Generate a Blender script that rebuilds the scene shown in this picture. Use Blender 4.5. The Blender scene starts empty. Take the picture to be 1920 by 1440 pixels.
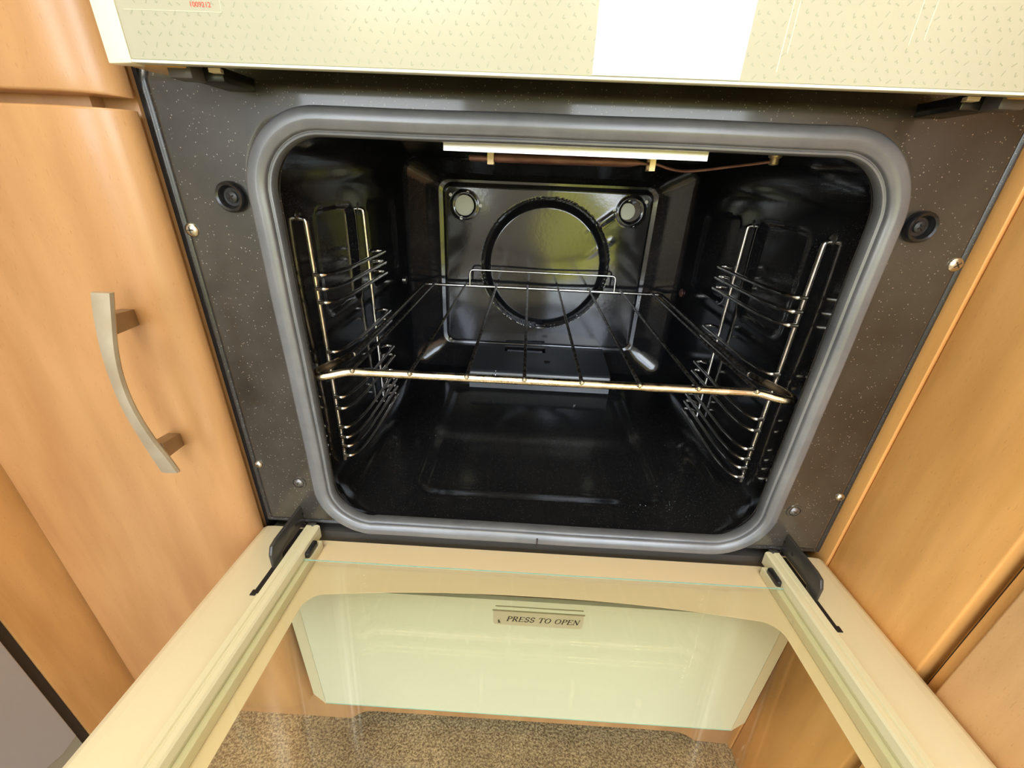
import bpy, bmesh, math, random
from mathutils import Vector, Matrix
random.seed(7)
PI = math.pi
C = bpy.context.scene.collection
S = bpy.context.scene

# ------------------------------------------------------------------ camera
cd = bpy.data.cameras.new('camera'); cam = bpy.data.objects.new('camera', cd); C.objects.link(cam)
cd.sensor_width = 36; cd.lens = 36 * 779.389 / 1920; cd.clip_start = 0.01; cd.clip_end = 200
cam.location = (-0.0247, -0.2739, 0.3177)
cam.rotation_euler = (math.radians(63.8498), math.radians(-2.1777), math.radians(2.3227))
S.camera = cam
# ------------------------------------------------------------------ view
S.view_settings.view_transform = 'Standard'
S.view_settings.look = 'None'
S.view_settings.gamma = 1
S.view_settings.use_curve_mapping = False
S.view_settings.exposure = 0.0
# ------------------------------------------------------------------ world: pale sky over a green garden
FLOOR = -0.291
CEIL = 1.72
W = bpy.data.worlds.new('world'); S.world = W; W.use_nodes = True
nt = W.node_tree; nt.nodes.clear()
def N(nt, t, **k):
    n = nt.nodes.new(t)
    for a, b in k.items(): setattr(n, a, b)
    return n
out = N(nt, 'ShaderNodeOutputWorld'); bg = N(nt, 'ShaderNodeBackground')
tc = N(nt, 'ShaderNodeTexCoord'); sp = N(nt, 'ShaderNodeSeparateXYZ')
nz = N(nt, 'ShaderNodeTexNoise'); nz.inputs['Scale'].default_value = 13; nz.inputs['Detail'].default_value = 3
gr = N(nt, 'ShaderNodeValToRGB')
gr.color_ramp.elements[0].position = .38; gr.color_ramp.elements[0].color = (.10, .13, .03, 1)
gr.color_ramp.elements[1].position = .62; gr.color_ramp.elements[1].color = (1.5, 1.45, .28, 1)
ad = N(nt, 'ShaderNodeMath', operation='MULTIPLY_ADD'); ad.inputs[1].default_value = .08
hz = N(nt, 'ShaderNodeMapRange'); hz.inputs['From Min'].default_value = .028; hz.inputs['From Max'].default_value = .050
mx = N(nt, 'ShaderNodeMix', data_type='RGBA')
skyc = N(nt, 'ShaderNodeValToRGB')
skyc.color_ramp.elements[0].position = 0.0; skyc.color_ramp.elements[0].color = (2.6, 2.75, 2.9, 1)
skyc.color_ramp.elements[1].position = .8; skyc.color_ramp.elements[1].color = (1.5, 1.9, 2.6, 1)
L = nt.links.new
L(tc.outputs['Generated'], sp.inputs[0]); L(tc.outputs['Generated'], nz.inputs['Vector'])
L(nz.outputs['Fac'], gr.inputs[0]); L(nz.outputs['Fac'], ad.inputs[0]); L(sp.outputs['Z'], ad.inputs[2])
L(ad.outputs[0], hz.inputs['Value']); L(hz.outputs[0], mx.inputs['Factor'])
L(sp.outputs['Z'], skyc.inputs[0])
L(gr.outputs[0], mx.inputs['A']); L(skyc.outputs[0], mx.inputs['B'])
L(mx.outputs['Result'], bg.inputs['Color']); bg.inputs['Strength'].default_value = 4.0
L(bg.outputs[0], out.inputs[0])
# ------------------------------------------------------------------ lamps and window portals
# openings in the far wall (behind the photographer): an open door and a window; a window on the left
YB = -1.9
OPEN_DOOR = (.10, .95, FLOOR, 1.45)
OPEN_WIN = (-1.25, -.30, .15, 1.20)
LEFT_WIN = (-1.80, -.45, .05, 1.35)      # y range, z range, at x = XL
XL, XR = -1.7, 1.5
def area(name, loc, rot, sx, sy, power, color=(1, 1, 1), portal=False):
    d = bpy.data.lights.new(name, 'AREA'); d.shape = 'RECTANGLE'; d.size = sx; d.size_y = sy
    d.energy = power; d.color = color
    o = bpy.data.objects.new(name, d); o.location = loc; o.rotation_euler = rot; C.objects.link(o)
    if portal: d.cycles.is_portal = True
    return o
def back_portal(nm, b):
    area(nm, ((b[0] + b[1]) / 2, YB - .03, (b[2] + b[3]) / 2), (PI / 2, 0, 0), b[1] - b[0], b[3] - b[2], 1, portal=True)
back_portal('door_portal', OPEN_DOOR); back_portal('window_portal', OPEN_WIN)
area('side_portal', (XL - .03, (LEFT_WIN[0] + LEFT_WIN[1]) / 2, (LEFT_WIN[2] + LEFT_WIN[3]) / 2), (PI / 2, 0, -PI / 2), LEFT_WIN[1] - LEFT_WIN[0], LEFT_WIN[3] - LEFT_WIN[2], 1, portal=True)
area('ceiling_light', (-.25, -.95, CEIL - .06), (0, 0, 0), .6, .6, 18, (1, .95, .87))

# ------------------------------------------------------------------ helpers
def mesh_obj(name, verts, faces, mat=None, parent=None, smooth=True, label=None):
    me = bpy.data.meshes.new(name); me.from_pydata([tuple(v) for v in verts], [], faces)
    me.validate(); me.update()
    return link(name, me, mat, parent, smooth, label)
def link(name, me, mat=None, parent=None, smooth=True, label=None):
    bm = bmesh.new(); bm.from_mesh(me); bmesh.ops.recalc_face_normals(bm, faces=bm.faces); bm.to_mesh(me); bm.free()
    if smooth:
        me.shade_smooth()
        try: me.set_sharp_from_angle(angle=math.radians(38))
        except Exception: pass
    o = bpy.data.objects.new(name, me); C.objects.link(o)
    if mat: me.materials.append(mat)
    if parent is not None: setp(o, parent)
    if label: o['label'] = label
    return o
def wloc(o):
    v = Vector(o.location); p = o.parent
    while p is not None: v = v + p.location; p = p.parent
    return v
def setp(o, parent):
    o.parent = parent
    if parent.get('at'):
        a = Vector(parent['at']); o.matrix_parent_inverse = Matrix.Translation(-a)
    o['at'] = (0.0, 0.0, 0.0)
def thing(name, label, cat, loc, group=None):
    o = bpy.data.objects.new(name, None); C.objects.link(o); o.location = loc
    o.empty_display_size = .05
    o['label'] = label; o['category'] = cat; o['at'] = tuple(float(c) for c in loc)
    if group: o['group'] = group
    return o
def tag(o, label, cat, group=None):
    o['label'] = label; o['category'] = cat
    if group: o['group'] = group
    return o
class MB:
    def __init__(s): s.v = []; s.f = []
    def add(s, v, f):
        b = len(s.v); s.v += [tuple(x) for x in v]; s.f += [tuple(i + b for i in q) for q in f]; return s
    def box(s, x0, x1, y0, y1, z0, z1, bev=0.0, seg=2):
        bm = bmesh.new(); bmesh.ops.create_cube(bm, size=1)
        for v in bm.verts:
            v.co = Vector(((x0 + x1) / 2 + v.co.x * (x1 - x0), (y0 + y1) / 2 + v.co.y * (y1 - y0), (z0 + z1) / 2 + v.co.z * (z1 - z0)))
        if bev > 0: bmesh.ops.bevel(bm, geom=list(bm.edges), offset=bev, segments=seg, profile=.5, affect='EDGES')
        return s.bm(bm)
    def bm(s, bm):
        bm.verts.index_update(); s.add([v.co[:] for v in bm.verts], [[v.index for v in f.verts] for f in bm.faces]); bm.free(); return s
    def prism(s, poly, axis, a, b, bev=0.0):
        # poly: 2d points in the plane perpendicular to axis, ordered
        def P(p, t):
            if axis == 'x': return (t, p[0], p[1])
            if axis == 'y': return (p[0], t, p[1])
            return (p[0], p[1], t)
        bm = bmesh.new(); vs = [bm.verts.new(P(p, a)) for p in poly]; f = bm.faces.new(vs)
        r = bmesh.ops.extrude_face_region(bm, geom=[f])
        d = Vector(P((0, 0), b)) - Vector(P((0, 0), a))
        for e in r['geom']:
            if isinstance(e, bmesh.types.BMVert): e.co += d
        if bev > 0:
            bmesh.ops.bevel(bm, geom=list(bm.edges), offset=bev, segments=2, profile=.5, affect='EDGES')
        return s.bm(bm)
    def tube(s, pts, r, seg=8, closed=False):
        pts = [Vector(p) for p in pts]; n = len(pts); rs = r if isinstance(r, (list, tuple)) else [r] * n
        prev = None; rings = []
        for i in range(n):
            a = pts[(i - 1) % n] if (closed or i > 0) else pts[i]; b = pts[(i + 1) % n] if (closed or i < n - 1) else pts[i]
            t = (b - a).normalized()
            if prev is None:
                u = t.orthogonal().normalized()
            else:
                u = prev - t * prev.dot(t); u.normalize()
            prev = u; w = t.cross(u)
            rings.append([pts[i] + (u * math.cos(2 * PI * k / seg) + w * math.sin(2 * PI * k / seg)) * rs[i] for k in range(seg)])
        v = [p for R in rings for p in R]; f = []
        m = n if closed else n - 1
        for i in range(m):
            j = (i + 1) % n
            off = 0
            if closed and j == 0:
                off = min(range(seg), key=lambda o: (rings[i][0] - rings[0][o]).length)
            for k in range(seg):
                f.append((i * seg + k, i * seg + (k + 1) % seg, j * seg + (k + 1 + off) % seg, j * seg + (k + off) % seg))
        if not closed:
            f.append(tuple(range(seg))[::-1]); f.append(tuple((n - 1) * seg + k for k in range(seg)))
        return s.add(v, f)
    def lathe(s, prof, c, axis='y', seg=28, sgn=1):
        # prof: (radius, height) ; height measured along sgn*axis from c
        v = []; f = []
        for (r, h) in prof:
            for k in range(seg):
                a = 2 * PI * k / seg; p, q = r * math.cos(a), r * math.sin(a)
                if axis == 'y': v.append((c[0] + p, c[1] + sgn * h, c[2] + q))
                elif axis == 'z': v.append((c[0] + p, c[1] + q, c[2] + sgn * h))
                else: v.append((c[0] + sgn * h, c[1] + p, c[2] + q))
        for i in range(len(prof) - 1):
            for k in range(seg):
                f.append((i * seg + k, i * seg + (k + 1) % seg, (i + 1) * seg + (k + 1) % seg, (i + 1) * seg + k))
        f.append(tuple(range(seg))); f.append(tuple((len(prof) - 1) * seg + k for k in range(seg)))
        return s.add(v, f)
    def loft(s, loops, closed_ring=True, cap0=False, cap1=False):
        n = len(loops[0]); v = [p for l in loops for p in l]; f = []
        for i in range(len(loops) - 1):
            for k in range(n if closed_ring else n - 1):
                f.append((i * n + k, i * n + (k + 1) % n, (i + 1) * n + (k + 1) % n, (i + 1) * n + k))
        if cap0: f.append(tuple(range(n))[::-1])
        if cap1: f.append(tuple((len(loops) - 1) * n + k for k in range(n)))
        return s.add(v, f)
    def build(s, name, mat, parent=None, smooth=True, label=None):
        return mesh_obj(name, s.v, s.f, mat, parent, smooth, label)
def smooth_path(pts, n=8, closed=False):
    # Catmull-Rom
    P = [Vector(p) for p in pts]; out = []; m = len(P)
    for i in range(m if closed else m - 1):
        g = lambda k: P[k % m] if closed else P[max(0, min(m - 1, k))]
        a, b, c, d = g(i - 1), g(i), g(i + 1), g(i + 2)
        for t in range(n):
            t /= n
            out.append(.5 * ((2 * b) + (c - a) * t + (2 * a - 5 * b + 4 * c - d) * t * t + (3 * b - a - 3 * c + d) * t ** 3))
    if not closed: out.append(P[-1])
    return out
def fillet(pts, r, n=5):
    # polyline with rounded corners
    P = [Vector(p) for p in pts]; out = [P[0]]
    for i in range(1, len(P) - 1):
        a, b, c = P[i - 1], P[i], P[i + 1]; d1 = (a - b); d2 = (c - b)
        q = min(r, d1.length * .45, d2.length * .45); p1 = b + d1.normalized() * q; p2 = b + d2.normalized() * q
        for k in range(n + 1):
            t = k / n; out.append(p1 * (1 - t) ** 2 + b * 2 * t * (1 - t) + p2 * t * t)
    out.append(P[-1]); return out
def sst(a, b, x):
    t = max(0, min(1, (x - a) / (b - a))); return t * t * (3 - 2 * t)
def rrect(hw, z0, z1, r, nx=90, nzv=90, nc=14):
    # outline of a rounded rectangle in (x,z), same vertex count for every size
    o = []
    def side(a, b, n):
        for i in range(n): t = i / n; o.append((a[0] + (b[0] - a[0]) * t, a[1] + (b[1] - a[1]) * t))
    def arc(cx, cz, a0):
        for i in range(nc): a = a0 + PI / 2 * i / nc; o.append((cx + r * math.cos(a), cz + r * math.sin(a)))
    side((-hw + r, z0), (hw - r, z0), nx); arc(hw - r, z0 + r, -PI / 2)
    side((hw, z0 + r), (hw, z1 - r), nzv); arc(hw - r, z1 - r, 0)
    side((hw - r, z1), (-hw + r, z1), nx); arc(-hw + r, z1 - r, PI / 2)
    side((-hw, z1 - r), (-hw, z0 + r), nzv); arc(-hw + r, z0 + r, PI)
    return o
def sdrr(x, z, hw, z0, z1, r):
    cz = (z0 + z1) / 2; qx = abs(x) - hw + r; qz = abs(z - cz) - (z1 - z0) / 2 + r
    return math.hypot(max(qx, 0), max(qz, 0)) + min(max(qx, qz), 0) - r

# ------------------------------------------------------------------ materials
def mat(name, color=(.5, .5, .5), rough=.5, metal=0, spec=.5, coat=0, coatr=.05):
    m = bpy.data.materials.new(name); m.use_nodes = True; b = m.node_tree.nodes['Principled BSDF']
    b.inputs['Base Color'].default_value = (*color, 1); b.inputs['Roughness'].default_value = rough
    b.inputs['Metallic'].default_value = metal; b.inputs['Specular IOR Level'].default_value = spec
    b.inputs['Coat Weight'].default_value = coat; b.inputs['Coat Roughness'].default_value = coatr
    return m
def nodes(m): return m.node_tree, m.node_tree.nodes['Principled BSDF'], m.node_tree.links.new
def ramp(nt, a, ca, b, cb):
    r = N(nt, 'ShaderNodeValToRGB'); e = r.color_ramp.elements
    e[0].position = a; e[0].color = (*ca, 1); e[1].position = b; e[1].color = (*cb, 1); return r
def noise(nt, vec, scale, detail=3, rough=.5):
    n = N(nt, 'ShaderNodeTexNoise'); n.inputs['Scale'].default_value = scale; n.inputs['Detail'].default_value = detail
    n.inputs['Roughness'].default_value = rough
    if vec: nt.links.new(vec, n.inputs['Vector'])
    return n
def objvec(nt, scale=(1, 1, 1), rot=(0, 0, 0)):
    t = N(nt, 'ShaderNodeTexCoord'); mp = N(nt, 'ShaderNodeMapping'); mp.inputs['Scale'].default_value = scale
    mp.inputs['Rotation'].default_value = rot
    nt.links.new(t.outputs['Object'], mp.inputs['Vector']); return mp.outputs[0]
def mixc(nt, fac, a, b, mode='MIX'):
    m = N(nt, 'ShaderNodeMix', data_type='RGBA', blend_type=mode)
    for k, x in (('Factor', fac), ('A', a), ('B', b)):
        if isinstance(x, (int, float)): m.inputs[k].default_value = x
        elif isinstance(x, tuple): m.inputs[k].default_value = (*x, 1)
        else: nt.links.new(x, m.inputs[k])
    return m.outputs['Result']
def bump(nt, b, h, strength=.1, dist=.001):
    bp = N(nt, 'ShaderNodeBump'); bp.inputs['Strength'].default_value = strength; bp.inputs['Distance'].default_value = dist
    nt.links.new(h, bp.inputs['Height']); nt.links.new(bp.outputs[0], b.inputs['Normal'])

def wood(name, c1, c2, rough=.33, horizontal=False, tint=1.0):
    m = mat(name, c1, rough, coat=.15, coatr=.25); nt, b, L = nodes(m)
    sc = (5, 9, 1.0) if not horizontal else (1.0, 9, 5)
    v = objvec(nt, sc)
    n1 = noise(nt, v, 4.0, 3); n1.inputs['Distortion'].default_value = .8
    r1 = ramp(nt, .3, c2, .7, c1); L(n1.outputs['Fac'], r1.inputs[0])
    # short dark flecks along the grain
    v2 = objvec(nt, (1300, 1300, 260) if not horizontal else (260, 1300, 1300), (0, .12, 0))
    n2 = noise(nt, v2, 1.0, 1); r2 = ramp(nt, .66, (1, 1, 1), .78, (.86, .81, .76)); L(n2.outputs['Fac'], r2.inputs[0])
    v3 = objvec(nt, (60, 60, 9) if not horizontal else (9, 60, 60), (0, .2, 0))
    n3 = noise(nt, v3, 1.0, 4); r3 = ramp(nt, .35, (.86, .83, .80), .6, (1, 1, 1)); L(n3.outputs['Fac'], r3.inputs[0])
    c = mixc(nt, 1.0, r1.outputs[0], r2.outputs[0], 'MULTIPLY'); c = mixc(nt, .8, c, r3.outputs[0], 'MULTIPLY')
    L(c, b.inputs['Base Color'])
    n4 = noise(nt, objvec(nt), 700, 1); bump(nt, b, n4.outputs['Fac'], .12, .0003)
    return m
M_wood = wood('maple_foil', (.58, .32, .135), (.49, .25, .10))
M_woodH = wood('maple_foil_drawer', (.58, .32, .14), (.48, .24, .095))
M_woodD = wood('maple_foil_carcass', (.56, .28, .09), (.44, .20, .055), .4)
M_woodL = wood('maple_foil_end', (.66, .36, .13), (.52, .26, .08), .38)
M_woodEndLit = wood('maple_foil_end_lit', (.92, .56, .27), (.84, .48, .21), .38)  # same maple, colour brightened for daylight on the right-hand end panel
M_woodR = wood('maple_foil_right_lit', (.93, .51, .175), (.82, .41, .12), .38)  # same maple as the left unit, light from the left put into its colour
M_woodE = mat('door_edge_dark', (.30, .12, .045), .5)
M_gap = mat('dark_gap', (.012, .008, .007), .8)

def enamel(name, base, rough, speck=0.0, dust=0.0, spec=.5, bumpy=.02, speckscale=330, low=None):
    m = mat(name, base, rough, spec=spec); nt, b, L = nodes(m); v = objvec(nt); col = base
    n = noise(nt, v, 9, 4, .6)
    if dust:
        dc = tuple(c + dust * k for c, k in zip(base, (1.0, .92, .78)))
        r = ramp(nt, .42, base, .68, dc); L(n.outputs['Fac'], r.inputs[0]); col = r.outputs[0]
    if speck:
        vo = N(nt, 'ShaderNodeTexVoronoi'); vo.inputs['Scale'].default_value = speckscale; L(v, vo.inputs['Vector'])
        sx = N(nt, 'ShaderNodeSeparateColor'); L(vo.outputs['Color'], sx.inputs[0])
        a = N(nt, 'ShaderNodeMath', operation='LESS_THAN'); L(sx.outputs[0], a.inputs[0]); a.inputs[1].default_value = speck
        s_ = N(nt, 'ShaderNodeMath', operation='MULTIPLY_ADD'); L(sx.outputs[1], s_.inputs[0]); s_.inputs[1].default_value = .20; s_.inputs[2].default_value = .10
        d = N(nt, 'ShaderNodeMath', operation='LESS_THAN'); L(vo.outputs['Distance'], d.inputs[0]); L(s_.outputs[0], d.inputs[1])
        mm = N(nt, 'ShaderNodeMath', operation='MULTIPLY'); L(a.outputs[0], mm.inputs[0]); L(d.outputs[0], mm.inputs[1])
        col = mixc(nt, mm.outputs[0], col, (.26, .24, .20) if dust > .01 else (.10, .10, .10))
    if not isinstance(col, tuple): L(col, b.inputs['Base Color'])
    if bumpy:
        n2 = noise(nt, v, 160, 3, .6); bump(nt, b, n2.outputs['Fac'], bumpy, .001)
    return m
M_frame = enamel('speckled_enamel', (.026, .022, .017), .30, speck=.22, dust=.035, spec=.55, bumpy=.04, speckscale=800)
nt, b, L = nodes(M_frame); b.inputs['Coat Weight'].default_value = .55; b.inputs['Coat Roughness'].default_value = .07
M_rim = enamel('dark_enamel_rim', (.016, .015, .015), .28, speck=.30, dust=.012, spec=.6, bumpy=.08, speckscale=900)
M_cav = enamel('black_enamel', (.009, .009, .010), .12, speck=.20, dust=.004, spec=.75, bumpy=.05, speckscale=1100)
M_back = enamel('gloss_black_enamel', (.007, .007, .008), .12, spec=.8, bumpy=.05)
M_rubber = mat('grey_seal_rubber', (.105, .108, .112), .32, spec=1.0)
nt, b, L = nodes(M_rubber); n = noise(nt, objvec(nt), 30, 5, .65); r = ramp(nt, .35, (.105, .110, .120), .7, (.155, .158, .162)); L(n.outputs['Fac'], r.inputs[0]); L(r.outputs[0], b.inputs['Base Color'])
n2 = noise(nt, objvec(nt), 900, 2); bump(nt, b, n2.outputs['Fac'], .08, .0004)
M_blackpl = mat('black_plastic', (.012, .012, .013), .25)
M_chrome = mat('chrome_wire', (.62, .60, .56), .2, 1)
nt, b, L = nodes(M_chrome); n = noise(nt, objvec(nt), 120, 3); r = ramp(nt, .35, (.66, .63, .58), .6, (.88, .86, .83)); L(n.outputs['Fac'], r.inputs[0]); L(r.outputs[0], b.inputs['Base Color'])
M_rackfront = mat('bronzed_shelf_rod', (.62, .50, .34), .25, 1)
nt, b, L = nodes(M_rackfront); n = noise(nt, objvec(nt), 90, 5, .7); r = ramp(nt, .33, (.48, .37, .24), .6, (.78, .66, .48)); L(n.outputs['Fac'], r.inputs[0]); L(r.outputs[0], b.inputs['Base Color'])
n = noise(nt, objvec(nt), 60, 4); r = ramp(nt, .4, (.2, .2, .2), .7, (.45, .45, .45)); L(n.outputs['Fac'], r.inputs[0]); L(r.outputs[0], b.inputs['Roughness'])
M_rackwire = mat('tarnished_shelf_wire', (.26, .235, .20), .38, 1)
nt, b, L = nodes(M_rackwire); n = noise(nt, objvec(nt), 260, 5, .7); r = ramp(nt, .42, (.10, .085, .065), .62, (.40, .37, .33)); L(n.outputs['Fac'], r.inputs[0]); L(r.outputs[0], b.inputs['Base Color'])
M_steel = mat('zinc_screw', (.62, .58, .48), .28, 1)
M_blackscrew = mat('black_screw', (.035, .034, .033), .4, .3)
M_rusty = mat('dull_screw', (.20, .19, .19), .35, .8)
M_alu = mat('bright_aluminium_strip', (.84, .82, .82), .36, 1)
M_copper = mat('copper_phial', (.30, .12, .075), .42, .4)
nt, b, L = nodes(M_copper); n = noise(nt, objvec(nt, (1, 3, 3)), 60, 4); r = ramp(nt, .35, (.14, .060, .046), .7, (.27, .14, .11)); L(n.outputs['Fac'], r.inputs[0]); L(r.outputs[0], b.inputs['Base Color'])
M_clip = mat('brassy_clip', (.75, .58, .36), .35, .8)
M_hinge = mat('grey_black_hinge_steel', (.050, .047, .043), .35, .3, spec=.7)
M_nickel = mat('brushed_nickel', (.70, .64, .53), .36, .6)
nt, b, L = nodes(M_nickel); n = noise(nt, objvec(nt), 60, 3); r = ramp(nt, .3, (.54, .45, .32), .7, (.66, .58, .44)); L(n.outputs['Fac'], r.inputs[0]); L(r.outputs[0], b.inputs['Base Color'])
M_pillar = mat('handle_pillar', (.34, .25, .15), .4, .6)
M_cream = mat('cream_enamel', (.84, .74, .50), .30, spec=.5, coat=.2)
M_creamrail = mat('cream_rail', (.78, .71, .47), .28, coat=.2)
M_print = mat('cream_print_on_glass', (.90, .72, .46), .22, coat=.35, coatr=.03)
M_panel = mat('cream_glass_panel', (.49, .47, .36), .22, spec=.35)
M_flap = mat('pale_cream_flap_glass', (.74, .725, .535), .16, spec=.5, coat=.3)
M_strip = mat('ivory_side_trim', (.93, .86, .66), .3)
M_white = mat('white_sticker', (.93, .93, .96), .45)
M_mark = mat('grey_green_print', (.35, .35, .24), .4)
M_red = mat('red_print', (.80, .10, .05), .4)
M_label = mat('beige_label', (.60, .52, .36), .3)
M_ink = mat('brown_ink', (.05, .04, .025), .5)
M_palehole = mat('pale_backing', (.78, .80, .66), .5)
M_whitehole = mat('bright_hole_backing', (.92, .92, .86), .4)
M_grey = mat('fridge_grey', (.40, .385, .39), .35, .2)
M_greydk = mat('fridge_grey_green', (.30, .29, .23), .4)
M_black = mat('black_gasket', (.02, .014, .012), .5)
M_tab = mat('dark_grey_tab', (.085, .08, .075), .35)
M_wall = mat('warm_white_wall', (.76, .73, .67), .6)
M_ceil = mat('white_ceiling', (.85, .83, .78), .6)
M_top = mat('worktop_laminate', (.35, .30, .24), .3)
def glass(name, tint, refl=.9):
    m = bpy.data.materials.new(name); m.use_nodes = True; nt = m.node_tree; nt.nodes.clear(); L = nt.links.new
    o = N(nt, 'ShaderNodeOutputMaterial'); tr = N(nt, 'ShaderNodeBsdfTransparent'); gl = N(nt, 'ShaderNodeBsdfGlossy')
    lw = N(nt, 'ShaderNodeLayerWeight'); lw.inputs['Blend'].default_value = .5
    pw = N(nt, 'ShaderNodeMath', operation='POWER'); pw.inputs[1].default_value = 5; fr = N(nt, 'ShaderNodeMath', operation='MULTIPLY_ADD')
    fr.inputs[1].default_value = .96; fr.inputs[2].default_value = .035; L(lw.outputs['Facing'], pw.inputs[0]); L(pw.outputs[0], fr.inputs[0]); mx = N(nt, 'ShaderNodeMixShader')
    tr.inputs[0].default_value = (*tint, 1); gl.inputs['Roughness'].default_value = .01; gl.inputs[0].default_value = (refl, refl, refl, 1)
    L(fr.outputs[0], mx.inputs[0]); L(tr.outputs[0], mx.inputs[1]); L(gl.outputs[0], mx.inputs[2]); L(mx.outputs[0], o.inputs[0]); return m
M_glass = glass('clear_door_glass', (.975, .985, .96))
M_glassedge = mat('green_glass_edge', (.36, .60, .50), .15)

# carpet
M_carpet = mat('brown_carpet', (.25, .17, .09), .95, spec=.1)
nt, b, L = nodes(M_carpet); v = objvec(nt); n = noise(nt, v, 420, 3, .7); n5 = noise(nt, v, 12, 2)
r = ramp(nt, .38, (.26, .175, .095), .64, (.80, .60, .36)); L(n.outputs['Fac'], r.inputs[0])
r5 = ramp(nt, .35, (.8, .8, .8), .65, (1.1, 1.1, 1.1)); L(n5.outputs['Fac'], r5.inputs[0])
L(mixc(nt, 1.0, r.outputs[0], r5.outputs[0], 'MULTIPLY'), b.inputs['Base Color']); bump(nt, b, n.outputs['Fac'], .9, .004)

# ------------------------------------------------------------------ setting
def struct(o):
    o['kind'] = 'structure'; return o
# carpeted floor, gently tufted
def floor_mesh():
    m = MB(); m.box(XL - .1, XR + .1, YB - .1, .7, FLOOR - .05, FLOOR); return m
struct(floor_mesh().build('floor', M_carpet))
struct(MB().box(XL - .1, XR + .1, YB - .1, .7, CEIL, CEIL + .05).build('ceiling', M_ceil))
struct(MB().box(XL - .1, XR + .1, .62, .7, FLOOR, CEIL).build('wall_back', M_wall))
struct(MB().box(XR, XR + .08, YB, .62, FLOOR, CEIL).build('wall_right', M_wall))
def wall_with_holes(axis, pos, th, a0, a1, z0, z1, holes):
    m = MB(); xs = sorted({a0, a1, *[h[0] for h in holes], *[h[1] for h in holes]})
    for i in range(len(xs) - 1):
        zs = [(z0, z1)]
        for h in holes:
            if h[0] <= xs[i] and h[1] >= xs[i + 1]:
                nzs = []
                for p, q in zs:
                    if h[2] > p: nzs.append((p, h[2]))
                    if h[3] < q: nzs.append((h[3], q))
                zs = nzs
        for p, q in zs:
            if axis == 'y': m.box(xs[i], xs[i + 1], pos - th, pos, p, q)
            else: m.box(pos - th, pos, xs[i], xs[i + 1], p, q)
    return m
struct(wall_with_holes('y', YB, .05, XL, XR, FLOOR, CEIL, [OPEN_DOOR, OPEN_WIN]).build('wall_front', M_wall))
struct(wall_with_holes('x', XL, .05, YB, .62, FLOOR, CEIL, [LEFT_WIN]).build('wall_left', M_wall))
def frame_ring(axis, pos, h, w=.035, th=.07, bar=False):
    m = MB(); a0, a1, z0, z1 = h
    def bx(p, q, r, s):
        if axis == 'y': m.box(p, q, pos - th, pos + .01, r, s)
        else: m.box(pos - th, pos + .01, p, q, r, s)
    bx(a0, a0 + w, z0, z1); bx(a1 - w, a1, z0, z1); bx(a0 + w, a1 - w, z1 - w, z1)
    if not bar: bx(a0 + w, a1 - w, z0, z0 + w)
    return m
struct(frame_ring('y', YB, OPEN_DOOR, bar=True).build('door_1', M_wall))
struct(frame_ring('y', YB, OPEN_WIN).build('window_1', M_wall))
struct(frame_ring('x', XL, LEFT_WIN).build('window_2', M_wall))

# ================================================================== COOKER
cooker = thing('cooker', 'built-in cooker with black enamelled oven compartment standing open between the wooden cupboards', 'oven', (0, .18, FLOOR))
HW, Z0, Z1, HR = .179, .046, .3385, .038            # cavity opening
PX, PZ0, PZ1 = .2495, .030, .40                     # face plate
# --- face plate
def plate_y(x, z):
    d = sdrr(x, z, .191, .034, .350, .046)
    y = .0012 * (1 - sst(.0035, .0055, d)) * (1 - sst(.338, .346, z))
    e = min(PX - abs(x), z - PZ0)
    y += -.0014 * math.exp(-((e - .0050) / .0014) ** 2) + .0030 * (1 - sst(.0010, .0036, e)) + .0014 * (1 - sst(.0068, .0088, e))
    # top folds back under the panel above
    t = max(0, z - .3498)
    y += -.045 * min(t, .0095) + .5 * max(0, t - .0105)
    return y
outer = rrect(PX, PZ0, PZ1, .004, 90, 90, 14); inner = rrect(HW - .001, Z0 - .001, Z1 + .001, HR, 90, 90, 14)
loops = []
for i in range(64):
    t = i / 63; lp = []
    for (a, b_) in zip(inner, outer):
        x = a[0] + (b_[0] - a[0]) * t; z = a[1] + (b_[1] - a[1]) * t; lp.append((x, plate_y(x, z), z))
    loops.append(lp)
loops.append([(p[0], .02, p[2]) for p in loops[-1]])
fp = MB().loft(loops).build('front_plate', M_frame, cooker, label='speckled black enamel front plate')
fp.data.materials.append(M_rim)
for p in fp.data.polygons:
    c = p.center
    if min(PX - abs(c.x), c.z - PZ0) < .0078: p.material_index = 1
# --- seal : swept profile (distance inward from outline, y)
prof = [(.0, .0005), (-.0012, -.0025), (-.0013, -.0060), (-.0008, -.0082), (.0004, -.0094), (.0014, -.0098), (.0060, -.0103), (.0068, -.0102), (.0108, -.0092), (.0116, -.0084), (.0118, -.0074),
        (.0120, -.0064), (.0126, -.0062), (.0132, -.0068), (.0143, -.0066), (.0150, -.0054), (.0153, -.001), (.0135, .002), (.0, .002)]
SO = dict(hw=.1915, z0=.0340, z1=.3495, r=.046)
rings = []
base = rrect(SO['hw'], SO['z0'], SO['z1'], SO['r'], 60, 60, 20)
nb = len(base)
for i in range(nb):
    p, q = base[i - 1], base[(i + 1) % nb]; tx, tz = q[0] - p[0], q[1] - p[1]; l = math.hypot(tx, tz); nx_, nz_ = -tz / l, tx / l
    wob = .0001 * math.sin(i * .31) + .0002 * math.sin(i * .09 + 1)
    # a small split where the ends meet at the bottom
    cut = abs(base[i][0] + .003) < .0016 and base[i][1] < .05
    rings.append([(base[i][0] + nx_ * (d * .9 + wob), y * (.75 if cut else 1), base[i][1] + nz_ * (d * .9 + wob)) for d, y in prof])
rings.append(rings[0])
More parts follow.
